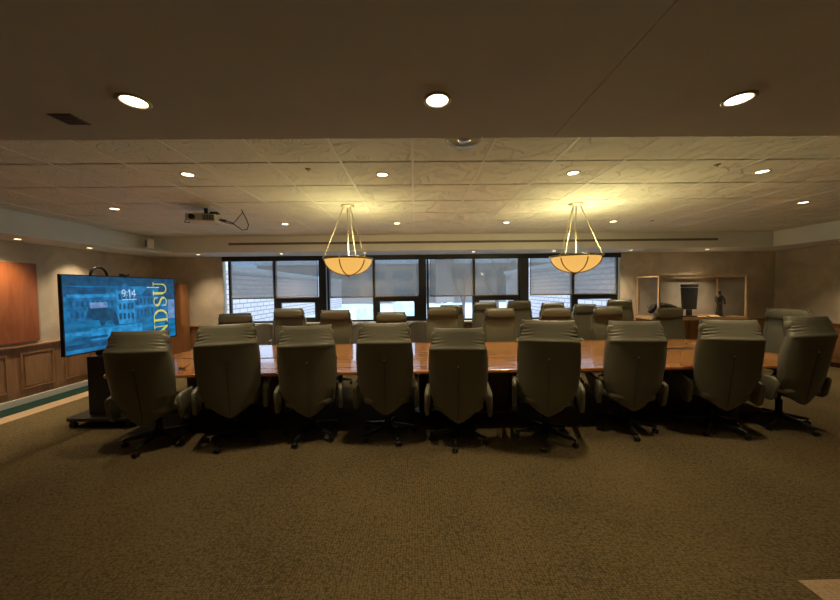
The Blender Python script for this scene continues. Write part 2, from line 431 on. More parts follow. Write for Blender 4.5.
# shades
words = ['far left', 'left', 'middle', 'right']
wn = ['first window bay from the left', 'second window bay from the left', 'third window bay from the left', 'fourth window bay from the left']
for i, (x0, x1) in enumerate(bays):
    xm = (x0+x1)/2
    for j, (a, c) in enumerate(((x0+.02, xm-.015), (xm+.02, x1-.01))):
        z1 = 1.485
        t = thing('roller_shade', f'grey mesh roller shade over the {("left","right")[j]} half of the {wn[i]}', 'window shade', ((a+c)/2, YB, ZHEAD+.06), group='grey roller shades in the window band')
        w2 = (c-a)/2
        b = B(); box(b, -w2, w2, .006, .0075, z1-ZHEAD-.06, 0); obj('shade_fabric', b, 'shade', t)
        b = B(); box(b, -w2, w2, -.001, .014, z1-ZHEAD-.075, z1-ZHEAD-.045); obj('hem_bar', b, 'vent', t, bevel=.003)
        for q0 in (-w2, w2-.014): b = B(); box(b, q0, q0+.014, .009, .024, z1-ZHEAD-.06, 0); obj('side_channel', b, 'vent', t)

# ------------------------------------------------------------------ outdoors
GZ = -.5
b = B(); box(b, -90, 90, YB+1.2, 140, GZ-.2, GZ)
g = struct(obj('ground', b, 'snow'))
def wing(name, x0, x1, y0, y1, h, label):
    t = thing(name, label, 'building', ((x0+x1)/2, (y0+y1)/2, GZ))
    w, d = (x1-x0)/2, (y1-y0)/2
    b = B(); box(b, -w, w, -d, d, 0, h); obj('wall', b, 'brickL', t)
    b = B(); box(b, -w-.15, w+.15, -d-.15, d+.15, h, h+.28); obj('roof_edge', b, 'fasciaout', t)
    return t
wing('building', -22, -9.2, 9.5, 40, 3.15, 'low pale brick wing outside the left windows')
wing('building', 8.8, 22, 9.5, 31, 3.45, 'low pale brick wing outside the right windows')
t = thing('building', 'long brown and grey building across the snowy courtyard outside', 'building', (2, 52, GZ))
b = B(); box(b, -26, 26, -3, 3, 0, 6.0); obj('wall', b, 'brickM', t)
b = B(); box(b, -26.3, 26.3, -3.3, 3.3, 6.0, 6.5); obj('roof', b, 'fasciaout', t)
for k in range(-6, 7):
    b = B(); box(b, k*4-1.5, k*4+1.5, -3.06, -3.0, 1.0, 2.4); box(b, k*4-1.5, k*4+1.5, -3.06, -3.0, 3.6, 5.0); obj('window', b, 'bldg_dark', t)
b = B(); box(b, 1.0, 3.6, -6, -3, 0, 7.2); obj('entrance_tower', b, 'brickM', t)

def bare_tree(x, y, h, seed, label):
    rnd = random.Random(seed)
    b = B()
    def br(p, d, l, r, dep):
        q = p+d*l
        cyl(b, p, q, r, r*.65, n=6, caps=dep == 0)
        if dep >= 4: return
        for k in range(3):
            nd = (d+Vector((rnd.uniform(-.7, .7), rnd.uniform(-.7, .7), rnd.uniform(-.1, .5)))).normalized()
            br(p+d*l*rnd.uniform(.6, 1), nd, l*rnd.uniform(.6, .8), r*.6, dep+1)
    br(Vector((0, 0, 0)), Vector((0, 0, 1)), h*.3, h*.022, 0)
    o = obj('bare_tree', b, 'bark'); o.location = (x, y, GZ); tag(o, label, 'tree', 'bare trees outside')
bare_tree(2.7, 18, 5.2, 3, 'bare leafless tree seen through the left half of the third window bay')
bare_tree(5.4, 21, 5.6, 5, 'bare leafless tree seen through the right half of the third window bay')
for k, (x, y, s, lb) in enumerate(((-3.3, 22, 1.0, 'snow covered bush outside the second window bay'), (-.9, 26, 1.3, 'larger snow covered bush outside, left of the middle window post'), (2.6, 24, 1.0, 'snow covered bush outside below the left bare tree'))):
    b = B(); rnd = random.Random(k)
    for q in range(26):
        a, rr = rnd.uniform(0, 6.28), rnd.uniform(0, s)
        cyl(b, (0, 0, 0), (rr*math.cos(a), rr*math.sin(a), s*rnd.uniform(.6, 1.1)), .05, .02, 5)
    bmesh.ops.create_icosphere(b, subdivisions=3, radius=s*.75, matrix=Matrix.Translation((0, 0, s*.35)))
    for v in b.verts: v.co += v.co.normalized()*rnd.uniform(-.05, .05)
    o = obj('bush', b, 'snow'); o.location = (x, y, GZ); tag(o, lb, 'bush', 'snowy bushes outside')

# ------------------------------------------------------------------ executive chair
def lerp_rows(rows, z):
    for a, c in zip(rows[:-1], rows[1:]):
        if a[0] <= z <= c[0]:
            f = (z-a[0])/(c[0]-a[0]); f = f*f*(3-2*f) if False else f
            return [a[k]+(c[k]-a[k])*f for k in range(1, len(a))]
    return list(rows[-1][1:])
SH = [(.31, .190, -.235, .030), (.38, .236, -.250, .035), (.50, .270, -.270, .045), (.62, .290, -.288, .05), (.80, .305, -.312, .055),
      (.95, .306, -.336, .06), (1.06, .298, -.360, .065), (1.09, .294, -.374, .07), (1.108, .288, -.374, .08), (1.135, .276, -.358, .08), (1.20, .262, -.336, .07), (1.27, .256, -.316, .055), (1.30, .256, -.300, .035)]
def shell_bm():
    b = B(); NX = 22; zs = [.31+.99*k/140 for k in range(141)]
    rings = []
    for z in zs:
        hw, yb, th = lerp_rows(SH, z); hw *= .98
        ring = []
        for k in range(NX+1):
            u = -1+2*k/NX
            uu = math.copysign(abs(u)**.85, u)
            x = hw*uu; y = yb+.055*abs(u)**3.2+.012*u*u
            zz = z
            if z < .62: zz = z+.11*abs(u)*(1-(z-.31)/.31)          # pointed foot
            if abs(u) > .45 and 1.10 < z < 1.27:                    # gathered leather at the headrest corners
                w = (abs(u)-.45)/.55; e = math.sin((z-1.08)/.19*PI)
                y += .0075*w*e*math.sin((z-1.08)*190 + abs(u)*9)*(1 if z < 1.2 else .6)
            if abs(u) < .04 and z < .93: y += .006                   # centre seam
            ring.append((x, y, zz))
        for k in range(NX, -1, -1):
            u = -1+2*k/NX; uu = math.copysign(abs(u)**.85, u)
            zz = z+(.11*abs(u)*(1-(z-.31)/.31) if z < .62 else 0)
            ring.append((hw*.985*uu, yb+th+.055*abs(u)**3.2+.012*u*u, zz))
        rings.append([b.verts.new(p) for p in ring])
    for A, Q in zip(rings[:-1], rings[1:]):
        n = len(A)
        for k in range(n):
            b.faces.new((A[k], A[(k+1) % n], Q[(k+1) % n], Q[k]))
    b.faces.new(rings[0][::-1]); b.faces.new(rings[-1])
    return b
def pillow_bm(hx, hy, hz, c, p=3.2, n=24, m=14):
    """superellipsoid cushion"""
    b = B(); rings = []
    f = lambda a, e: math.copysign(abs(a)**(2/e), a)
    for i in range(1, m):
        ph = -PI/2+PI*i/m
        rings.append([b.verts.new((c[0]+hx*f(math.cos(ph), p)*f(math.cos(2*PI*k/n), p), c[1]+hy*f(math.cos(ph), p)*f(math.sin(2*PI*k/n), p), c[2]+hz*f(math.sin(ph), p))) for k in range(n)])
    for A, Q in zip(rings[:-1], rings[1:]):
        for k in range(n): b.faces.new((A[k], A[(k+1) % n], Q[(k+1) % n], Q[k]))
    b.faces.new(rings[0][::-1]); b.faces.new(rings[-1])
    return b
def make_chair():
    t = thing('executive_chair', 'x', 'chair', group='high-backed leather chairs around the table')
    up = []
    up.append(obj('backrest', shell_bm(), 'leather', t, smooth=True))
    bt = B(); cyl(bt, (0, -.345, .925), (0, -.333, .925), .008, n=12); bt_o = obj('seam_button', bt, 'silver', up[0])
    bs = B(); tube(bs, [(0, -.2475-.0925*k/10*1.0+.003, .345+.058*k) for k in range(11)], .0022, 6); obj('seam', bs, 'black', up[0])
    # front cushion
    b = B(); rings = []
    for i in range(21):
        s = i/20; z = .50+.63*s
        hw, yb, th = lerp_rows(SH, z)
        pf = math.sin(PI*min(max(s, .02), .98))**.35
        ring = []
        for k in range(17):
            u = -1+k/8; ring.append((hw*.90*u*(.9+.1*pf), yb+th+.02+.03*abs(u)**3+.035*pf*(1-u**4), z))
        for k in range(16, -1, -1):
            u = -1+k/8; ring.append((hw*.90*u*(.9+.1*pf), yb+th-.01+.055*abs(u)**3.2, z))
        rings.append([b.verts.new(p) for p in ring])
    for A, Q in zip(rings[:-1], rings[1:]):
        n = len(A)
        for k in range(n): b.faces.new((A[k], A[(k+1) % n], Q[(k+1) % n], Q[k]))
    b.faces.new(rings[0][::-1]); b.faces.new(rings[-1])
    up.append(obj('back_cushion', b, 'leather', t, smooth=True))
    # headrest roll
    b = pillow_bm(.275, .060, .086, (0, -.238, 1.206), 3.0, 28, 16)
    # keep the roll's ends squared
    up.append(obj('headrest', b, 'leather', t, smooth=True))
    up.append(obj('seat', pillow_bm(.262, .26, .062, (0, .0, .475), 4.2, 32, 14), 'leather', t, smooth=True))
    for s in (-1, 1):
        b = B()
        poly = [(-.205, .40), (-.235, .57), (-.22, .61), (-.17, .63), (.22, .645), (.262, .635), (.268, .605), (.22, .58), (.0, .45), (-.09, .37), (-.17, .36)]
        prism(b, poly, .304*s, .350*s, 'x')
        up.append(obj('armrest', b, 'leather', t, bevel=.016, segs=3, smooth=True))
    b = B(); box(b, -.10, .10, -.16, .12, .375, .418); box(b, -.28, .28, -.07, -.02, .372, .40); box(b, -.28, .28, .03, .07, .372, .40); cyl(b, (.1, .05, .40), (.24, .08, .385), .006); box(b, .22, .27, .065, .095, .375, .392)
    up.append(obj('tilt_mechanism', b, 'black', t, bevel=.006))
    b = B(); cyl(b, (0, 0, .12), (0, 0, .30), .032, n=20); cyl(b, (0, 0, .30), (0, 0, .40), .018, n=16); obj('gas_lift', b, 'black_metal', t)
    b = B(); cyl(b, (0, 0, .085), (0, 0, .155), .05, .042, 24)
    for k in range(5):
        a = 2*PI*k/5; M4 = Matrix.Rotation(a, 4, 'Z')
        sec = [(.03, .032, .09, .145), (.15, .026, .082, .122), (.27, .020, .073, .098), (.315, .017, .07, .088)]
        rs = [[b.verts.new(M4 @ Vector(p)) for p in ((r, -w, z0), (r, w, z0), (r, w*.6, z1), (r, -w*.6, z1))] for r, w, z0, z1 in sec]
        for A, Q in zip(rs[:-1], rs[1:]):
            for q in range(4): b.faces.new((A[q], A[(q+1) % 4], Q[(q+1) % 4], Q[q]))
        b.faces.new(rs[0]); b.faces.new(rs[-1][::-1])
    obj('star_base', b, 'black_metal', t, bevel=.004)
    cme = None
    for k in range(5):
        if cme is None:
            b = B()
            for s in (-1, 1): cyl(b, (.008, s*.007, .027), (.008, s*.026, .027), .027, .025, 18)
            cyl(b, (-.002, 0, .03), (-.002, 0, .085), .008, n=10)
            prism(b, [(.008+.031*math.cos(R(a)), .027+.031*math.sin(R(a))) for a in range(20, 181, 16)], -.006, .006, 'y')
            c = obj('caster', b, 'black', t, bevel=.002, segs=1); cme = c.data
        else:
            c2 = c.copy(); C.objects.link(c2); c2.parent = t; c2['k'] = k
        cc = c if k == 0 else c2
        a = 2*PI*k/5; cc.location = (.305*math.cos(a), .305*math.sin(a), 0); cc.rotation_euler.z = a+1.1*k
        cc['k'] = k
    return t
UP = ('backrest', 'back_cushion', 'headrest', 'seat', 'armrest', 'tilt_mechanism')
proto = make_chair(); used = [False]
def chair(x, y, yaw, top, phi, label, sc=1, group='high-backed leather chairs around the table'):
    src = proto
    if used[0]: t = dup(src)
    else: t = proto
    t['label'] = label; t['group'] = group
    if used[0] is False: used[0] = True; first.append(t)
    t.location = (x, y, 0.004 if x < -5.2 else 0); t.rotation_euler = (0, 0, R(yaw)); t.scale = (sc, sc, 1)
    dz = top-1.30
    todo.append((t, dz, R(phi-yaw)))
todo = []; first = []
near = [(-2.83, 3.50, 8, 1.263, 272, 'leftmost near-side chair, its back overlapping the television'),
        (-2.02, 3.55, 18, 1.313, 266, 'second near-side chair, between the television and the left pendant'),
        (-1.20, 3.62, 12, 1.28, 254, 'third near-side chair from the left, just left of the left pendant'),
        (-.33, 3.60, 0, 1.30, 294, 'fourth near-side chair, just right of the left pendant'),
        (.45, 3.47, -6, 1.25, 257, 'fifth near-side chair, the middle one with the lowest headrest'),
        (1.40, 3.42, -17, 1.32, 245, 'sixth near-side chair from the left, below the right pendant'),
        (2.40, 3.64, -10, 1.277, 260, 'seventh near-side chair from the left, right of the right pendant'),
        (3.41, 3.60, -14, 1.28, 291, 'eighth near-side chair from the left, in front of the display case'),
        (4.27, 3.67, 5, 1.30, 281, 'rightmost near-side chair, seen from its left with armrest showing')]
for x, y, yw, top, phi, lb in near:
    chair(x, y, yw, top, phi, 'olive leather '+lb)
far = [(-3.14, 5.50, 196, 1.255, 'leftmost far-side chair, turned, behind the second near-side chair'),
       (-2.27, 5.52, 180, 1.33, 'far-side chair in front of the first window bay'),
       (-1.44, 5.52, 180, 1.29, 'far-side chair left of the left pendant bowl, under the first post'),
       (-.435, 5.50, 180, 1.24, 'low far-side chair in front of the second window bay'),
       (.49, 5.52, 180, 1.32, 'far-side chair just right of the middle window post'),
       (1.52, 5.52, 180, 1.287, 'far-side chair in front of the middle of the third window bay'),
       (2.54, 5.50, 180, 1.275, 'far-side chair directly below the right pendant bowl, facing the camera'),
       (3.51, 5.52, 184, 1.29, 'far-side chair in front of the right end of the windows'),
       (4.64, 5.52, 186, 1.25, 'far-side chair in front of the bronze bison and display case')]
for k, (x, y, yw, top, lb) in enumerate(far):
    chair(x, y, yw, top, 60+47*k, 'olive leather '+lb)
chair(5.56, 4.84, 100, 1.27, 30, 'olive leather chair at the right end of the table, facing left')
sec = [(.74, 1.31, 'behind the far-side chair right of the middle post'), (1.46, 1.357, 'left of centre in the third window bay'), (2.14, 1.38, 'in front of the third dark window post'),
       (2.86, 1.33, 'just behind the chair under the right pendant'), (3.55, 1.29, 'below the small pane of the fourth bay'), (4.22, 1.376, 'rightmost, at the right window jamb')]
for k, (x, top, lb) in enumerate(sec):
    chair(x, 6.42, 180+[0, 4, -5, 0, 3, -12][k], top, 20+33*k, 'spare olive chair by the windows, '+lb, sc=.9, group='spare high-backed chairs along the windows')
for t, dz, ph in todo:
    for c in t.children:
        nm = c.name.split('.')[0]
        if nm in UP: c.location.z += dz
        elif nm == 'gas_lift': c.scale.z = 1+dz/.4*.9; 
        elif nm == 'star_base': c.rotation_euler.z = ph
        elif nm == 'caster':
            a = ph+2*PI*c['k']/5; c.location = (.305*math.cos(a), .305*math.sin(a), 0); c.rotation_euler.z = a+1.1*c['k']

# low guest chairs along the windows
gp = None
for x, lb in ((-3.28, 'in front of the left pane of the first window bay'), (-1.14, 'in front of the snowy pane of the second window bay'), (.06, 'in front of the dark post left of the third bay')):
    if gp is None:
        gp = thing('low_armchair', 'x', 'chair', group='low guest chairs along the windows')
        obj('seat', pillow_bm(.27, .27, .07, (0, .02, .43), 4), 'leather2', gp, smooth=True)
        b = B(); rings = []
        for i in range(15):
            z = .42+.52*i/14; ring = []
            rnd_ = 1-max(0, (i-11)/3)**2*.14
            for k in range(21):
                a = PI*(1.08+.84*k/20); ring.append((.34*rnd_*math.cos(a), -.02+.29*math.sin(a)-.05*i/14, z-.10*abs(math.cos(a))**3*(i/14)))
            for k in range(20, -1, -1):
                a = PI*(1.08+.84*k/20); ring.append((.275*rnd_*math.cos(a), -.02+.225*math.sin(a)-.05*i/14, z-.10*abs(math.cos(a))**3*(i/14)))
            rings.append([b.verts.new(p) for p in ring])
        for A, Q in zip(rings[:-1], rings[1:]):
            n = len(A)
            for k in range(n): b.faces.new((A[k], A[(k+1) % n], Q[(k+1) % n], Q[k]))
        b.faces.new(rings[0][::-1]); b.faces.new(rings[-1])
        obj('backrest', b, 'leather2', gp, smooth=True)
        for s in (-1, 1):
            b = B(); prism(b, [(-.2, .42), (-.2, .66), (.24, .64), (.26, .42)], .275*s, .335*s, 'x'); obj('armrest', b, 'leather2', gp, bevel=.02, segs=3)
        for sx in (-1, 1):
            for sy in (-1, 1):
                b = B(); cyl(b, (.24*sx, .2*sy, 0), (.23*sx, .19*sy, .38), .016, .024, 12); obj('leg', b, 'mahog', gp)
        g = gp
    else: g = dup(gp)
    g.location = (x, 6.72, 0); g.rotation_euler.z = PI
    g['label'] = 'grey-brown low guest armchair '+lb

# ------------------------------------------------------------------ conference table
TXa, TXb, TYa, TYb = -3.53, 4.76, 3.53, 5.38
tcx, tcy = (TXa+TXb)/2, (TYa+TYb)/2
tb = thing('conference_table', 'long polished reddish-brown wooden conference table in the middle of the room', 'table', (tcx, tcy, 0))
def rrect(hx, hy, r, n=10):
    p = []
    for cx, cy, a0 in ((hx-r, hy-r, 0), (-hx+r, hy-r, 90), (-hx+r, -hy+r, 180), (hx-r, -hy+r, 270)):
        for k in range(n+1):
            a = R(a0+90*k/n); p.append((cx+r*math.cos(a), cy+r*math.sin(a)))
    return p
hx, hy = (TXb-TXa)/2, (TYb-TYa)/2
b = B(); prism(b, rrect(hx, hy, .16), .70, .74, 'z'); obj('tabletop', b, 'table_band', tb, bevel=.012, segs=3)
b = B(); prism(b, rrect(hx-.22, hy-.22, .05), .7395, .7412, 'z'); obj('tabletop_field', b, 'table', tb)
b = B()
fx, fy = hx-.22, hy-.22
for d in ((-fx, fx, -fy-.006, -fy), (-fx, fx, fy, fy+.006), (-fx-.006, -fx, -fy, fy), (fx, fx+.006, -fy, fy)): box(b, *d, .7395, .7411)
for sx in (-2.1, 0, 2.1): box(b, sx-.0025, sx+.0025, -fy, fy, .7395, .7416)
obj('inlay_lines', b, 'inlay', tb)
b = B(); prism(b, rrect(hx-.42, hy-.42, .1), .62, .70, 'z'); obj('apron', b, 'mahog', tb)
for px in (-2.35, .65, 3.45):
    b = B(); prism(b, rrect(.62, .42, .16), .06, .60, 'z'); o = obj('pedestal', b, 'mahog', tb, bevel=.01); o.location = (px-tcx, 0, 0)
    b = B(); prism(b, rrect(.68, .48, .18), 0, .07, 'z'); q = obj('plinth', b, 'mahog', o, bevel=.008)
for px, w in ((.74, .20), (3.78, .46), (-1.9, .2)):
    b = B(); box(b, -w/2, w/2, -.065, .065, .7405, .748); o = obj('power_module', b, 'grey_plate', tb, bevel=.003); o.location = (px-tcx, 4.55-tcy, 0)
    b = B(); box(b, -w/2+.03, w/2-.03, -.008, .008, .748, .750); q = obj('lid_slot', b, 'black', o)
# cables and small thing lying on the table
b = B(); pts = []
for k in range(60):
    s = k/59; pts.append((-3.36+1.9*s, 4.33+.05*math.sin(s*9)+.02*math.sin(s*23), .7435+(.0012)))
tube(b, pts, .0035, 6)
o = obj('cable', b, 'black'); tag(o, 'thin black cable lying along the left end of the table', 'cable')
t = thing('microphone', 'small black gadget on the table edge beside the leftmost near chair', 'device', (-2.76, 3.78, .7412))
b = B(); box(b, -.03, .03, -.018, .018, 0, .018); obj('body', b, 'black', t, bevel=.005)
b = B(); tube(b, [(.02, 0, .012), (.05, .01, .03), (.075, .015, .05)], .004, 8); obj('stem', b, 'black', t)

# ------------------------------------------------------------------ television and its cart
cart = thing('television_cart', 'black wheeled television cart with a tall cabinet column beside the left wall', 'tv cart', (-3.88, 4.30, 0))
b = B(); prism(b, rrect(.40, .42, .06), .092, .13, 'z'); obj('base_plate', b, 'black', cart, bevel=.006)
b = B(); box(b, -.21, .24, -.30, .36, .13, .86); obj('cabinet', b, 'black', cart, bevel=.008)
b = B(); box(b, -.215, -.10, -.18, .24, .86, 1.72); obj('column', b, 'black', cart, bevel=.006)
for sx in (-.34, .34):
    for sy in (-.36, .36):
        b = B()
        for s in (-1, 1): cyl(b, (.0, s*.008, .035), (.0, s*.026, .035), .035, n=20)
        cyl(b, (0, 0, .035), (0, 0, .09), .012); box(b, -.02, .03, -.03, .03, .066, .086)
        o = obj('caster', b, 'black', cart, bevel=.002, segs=1); o.location = (sx, sy, 0)
TW, TH = 1.62, .93
tv = thing('television', 'large flat television showing a blue campus picture with the time 9:14', 'television', (-3.905, 4.41, .935), R(90-1.5))
# local: x along width (left end near camera), -y faces the room
b = B(); box(b, -TW/2, TW/2, 0, .035, 0, TH); box(b, -.35, .35, .035, .07, .15, .7); obj('housing', b, 'black', tv, bevel=.005)
b = B(); bz = .014
box(b, -TW/2, TW/2, -.006, 0, 0, bz); box(b, -TW/2, TW/2, -.006, 0, TH-bz, TH); box(b, -TW/2, -TW/2+bz, -.006, 0, bz, TH-bz); box(b, TW/2-bz, TW/2, -.006, 0, bz, TH-bz)
obj('bezel', b, 'black', tv)
# screen shader
def screen_mat():
    m, t, bs = nt('screen_blue'); N, L = t.nodes, t.links
    tc = N.new('ShaderNodeTexCoord'); mp = N.new('ShaderNodeMapping'); mp.inputs['Scale'].default_value = (2.5, 1, 7)
    L.new(tc.outputs['Object'], mp.inputs['Vector'])
    n = N.new('ShaderNodeTexNoise'); n.inputs['Scale'].default_value = 1.6; n.inputs['Detail'].default_value = 7
    L.new(mp.outputs[0], n.inputs['Vector'])
    cr = N.new('ShaderNodeValToRGB'); e = cr.color_ramp.elements
    e[0].position = .33; e[0].color = (.005, .065, .16, 1); e[1].position = .68; e[1].color = (.012, .22, .48, 1)
    L.new(n.outputs['Fac'], cr.inputs[0]); L.new(cr.outputs[0], bs.inputs['Emission Color'])
    bs.inputs['Emission Strength'].default_value = 1.0; bs.inputs['Base Color'].default_value = (.01, .01, .012, 1); bs.inputs['Roughness'].default_value = .25
    return m
M['screen'] = screen_mat()
def emit(name, col, k):
    m, t, b = nt(name); N, L = t.nodes, t.links
    tc = N.new('ShaderNodeTexCoord'); n = N.new('ShaderNodeTexNoise'); n.inputs['Scale'].default_value = 13; n.inputs['Detail'].default_value = 6
    L.new(tc.outputs['Object'], n.inputs['Vector'])
    r = N.new('ShaderNodeMapRange'); r.inputs['From Min'].default_value = .35; r.inputs['From Max'].default_value = .65
    r.inputs['To Min'].default_value = k*.55 if 'gold' not in name and 'white' not in name else k; r.inputs['To Max'].default_value = k*1.3 if 'gold' not in name and 'white' not in name else k
    L.new(n.outputs['Fac'], r.inputs['Value']); L.new(r.outputs[0], b.inputs['Emission Strength'])
    b.inputs['Base Color'].default_value = (.01, .01, .01, 1); b.inputs['Emission Color'].default_value = (*col, 1); b.inputs['Roughness'].default_value = .3
    return m
M['s_dark'] = emit('screen_dark', (.006, .075, .19), 1)
M['s_darker'] = emit('screen_darker', (.006, .065, .15), 1)
M['s_mid'] = emit('screen_mid', (.008, .14, .34), 1)
M['s_light'] = emit('screen_light', (.02, .25, .55), 1)
M['s_pale'] = emit('screen_pale', (.13, .25, .48), 1)
M['s_white'] = emit('screen_white', (.55, .66, .85), 1)
M['s_gold'] = emit('screen_gold', (.62, .58, .10), 1)
b = B(); box(b, -TW/2+bz, TW/2-bz, -.002, 0, bz, TH-bz); scr = obj('screen', b, 'screen', tv)
def sq(b, u0, u1, z0, z1, y, mi=0):      # u from the screen's left edge, z above its foot
    vs = [b.verts.new((p[0]-TW/2, y, p[1])) for p in ((u0, z0), (u1, z0), (u1, z1), (u0, z1))]; b.faces.new(vs).material_index = mi
def spoly(b, pts, y, mi=0):
    b.faces.new([b.verts.new((p[0]-TW/2, y, p[1])) for p in pts]).material_index = mi
b = B(); mats = ['s_dark', 's_mid', 's_light', 's_pale', 's_darker']
Y1, Y2, Y3 = -.0026, -.0030, -.0034
sq(b, .02, 1.6, .80, .915, Y1, 4)                     # darker sky and trees
spoly(b, [(.02, .80), (.3, .78), (.5, .80), (.5, .70), (.02, .68)], Y1, 0)
sq(b, .05, .62, .66, .70, Y2, 2)                      # roof line of left wing
sq(b, .05, .62, .38, .66, Y2, 1)
spoly(b, [(.60, .74), (.76, .84), (.92, .74)], Y2, 1)  # gable
sq(b, .64, .90, .30, .74, Y2, 2); sq(b, .90, 1.42, .36, .66, Y2, 1); spoly(b, [(.98, .66), (1.1, .76), (1.22, .66)], Y2, 0)
sq(b, .90, 1.42, .50, .535, Y3, 2)
for r in range(3):
    for k in range(4): sq(b, .665+.06*k, .70+.06*k, .36+.13*r, .44+.13*r, Y3, 0)
for r in range(2):
    for k in range(8): sq(b, .925+.06*k, .955+.06*k, .385+.165*r, .475+.165*r, Y3, 0)
    for k in range(9): sq(b, .08+.06*k, .11+.06*k, .42+.13*r, .49+.13*r, Y3, 0)
sq(b, .30, .52, .53, .60, Y3-.0002, 3)
# animal statue silhouette
spoly(b, [(.26, .44), (.28, .54), (.36, .60), (.44, .60), (.52, .53), (.58, .50), (.64, .42), (.66, .30), (.61, .28), (.57, .36), (.49, .36), (.46, .30), (.42, .31), (.40, .38), (.33, .38)], Y3-.0001, 4)
sq(b, .02, .62, .22, .26, Y2, 2); sq(b, .30, 1.0, .14, .28, Y2, 2); sq(b, .02, .6, .06, .12, Y2, 0); sq(b, .1, .5, .16, .19, Y3, 0)
sq(b, 1.47, 1.60, .30, .60, Y3, 3); sq(b, 1.40, 1.47, .015, .30, Y2, 0); sq(b, 1.30, 1.60, .60, .80, Y2, 4)
obj('screen_picture', b, mats, tv)
# digits and letters as flat strokes
def stroke(b, pts, w, y):
    for (a, c) in zip(pts[:-1], pts[1:]):
        a, c = Vector(a), Vector(c); d = (c-a).normalized(); n = Vector((-d.y, d.x))*w/2; e = d*w*.3
        b.faces.new([b.verts.new((p.x-TW/2, y, p.y)) for p in (a-e-n, c+e-n, c+e+n, a-e+n)]); y -= .00002
def arc(cx, cy, rx, ry, a0, a1, n=12): return [(cx+rx*math.cos(R(a0+(a1-a0)*k/n)), cy+ry*math.sin(R(a0+(a1-a0)*k/n))) for k in range(n+1)]
b = B(); y = -.004; z0 = .66; h = .095; u = .715; w = .011
stroke(b, arc(u+.024, z0+.065, .022, .026, 0, 360, 16), w, y); stroke(b, [(u+.046, z0+.065)]+arc(u+.014, z0+.055, .032, .052, 0, -75, 8), w, y)
sq(b, u+.066, u+.078, z0+.015, z0+.027, y); sq(b, u+.066, u+.078, z0+.055, z0+.067, y)
stroke(b, [(u+.092, z0+.072), (u+.112, z0+h), (u+.112, z0+.003)], w, y)
stroke(b, [(u+.185, z0+.003), (u+.185, z0+h-.003), (u+.142, z0+.03), (u+.205, z0+.03)], w, y)
obj('clock_digits', b, 's_white', tv)
b = B(); q = .715
for k, l in enumerate((.05, .03, .035, .045, .02)):
    sq(b, q, q+l, .615, .626, y); q += l+.008
q = 1.10
for l in (.05, .06, .03, .05): sq(b, q, q+l, .782, .792, -.0046); q += l+.008
obj('small_text', b, 's_white', tv)
def letter(b, strokes, zbase, hgt=.235, u_right=1.445):
    # letter space: (a across 0..1 upward along z, h height 0..1 pointing left)
    for pts, w in strokes:
        stroke(b, [(u_right-hgt*p[1], zbase+hgt*.95*p[0]) for p in pts], w, -.0042)
thin, thick, sf = .012, .034, .011
b = B()
N_ = [([(.14, 0), (.14, 1)], thin), ([(.14, .97), (.80, .03)], thick), ([(.80, 0), (.80, 1)], thin), ([(0, 1), (.27, 1)], sf), ([(0, 0), (.28, 0)], sf), ([(.66, 1), (.94, 1)], sf)]
D_ = [([(.17, .0), (.17, 1)], thick), ([(0, 0), (.3, 0)], sf), ([(0, 1), (.3, 1)], sf), ([(.2, 1), (.42, 1)]+arc(.42, .5, .42, .5, 90, 60, 4), thin), (arc(.42, .5, .40, .47, 62, -62, 14), thick*.9), ([(.2, 0), (.42, 0)]+arc(.42, .5, .42, .5, -90, -60, 4), thin)]
S_ = [(arc(.33, .73, .26, .26, 25, 150, 10), thin), ([(.08, .82), (.09, .68), (.2, .58), (.45, .45), (.57, .34), (.58, .2)], thick*.9), (arc(.32, .27, .27, .26, -20, -155, 10), thin), ([(.58, .68), (.58, .97)], sf), ([(.06, .03), (.06, .32)], sf)]
U_ = [([(.15, 1), (.15, .3)], thick), (arc(.46, .32, .31, .31, 180, 360, 14), thin*1.5), ([(.77, .3), (.77, 1)], thin), ([(0, 1), (.32, 1)], sf), ([(.63, 1), (.9, 1)], sf)]
b.free()
for st_, zb_ in ((N_, .015), (D_, .255), (S_, .50), (U_, .665)):
    b = B(); letter(b, st_, zb_); obj('letter', b, 's_gold', tv)
# loop handle and small camera on top
b = B(); tube(b, [(-.335+.105*math.cos(R(a)), .05, TH-.01+.115*math.sin(R(a))) for a in range(0, 181, 12)], .014, 10)
o = obj('loop_handle', b, 'black', tv)
wc = thing('webcam', 'small black camera sitting on top of the television', 'webcam', (-3.92, 4.38, .935+TH), R(90))
b = B(); box(b, -.06, .06, -.02, .02, .005, .035); cyl(b, (.0, -.021, .02), (.0, -.03, .02), .012, n=14); obj('body', b, 'black', wc, bevel=.006)
b = B(); box(b, -.02, .02, -.02, .03, 0, .006); obj('clip', b, 'black', wc)

# ------------------------------------------------------------------ left wall panel, far-left cabinet
b = B(); box(b, XL, XL+.03, 2.9, 5.06, .925, 2.115)
o = obj('wood_wall_panel', b, 'redwood', bevel=.004); tag(o, 'plain reddish-brown rectangular wood panel mounted on the left wall', 'wall panel')
cb = thing('tall_cabinet', 'tall narrow brown wooden cabinet standing against the far wall behind the television', 'cabinet', (-5.43, 7.14, 0))
b = B(); box(b, -.34, .34, -.12, .115, 0, 1.84); obj('body', b, 'cab', cb, bevel=.005)
for k, (a, c) in enumerate(((.05, .87), (.89, 1.80))):
    for (x0, x1) in ((-.33, -.005), (.005, .33)):
        b = B(); box(b, x0, x1, -.138, -.12, a, c); d = obj('door', b, 'cab', cb, bevel=.004)
        b = B(); cyl(b, ((x1-.03 if x0 < -.1 else x0+.03), -.138, a+.4), ((x1-.03 if x0 < -.1 else x0+.03), -.155, a+.4), .008, n=10); obj('knob', b, 'brass', d)

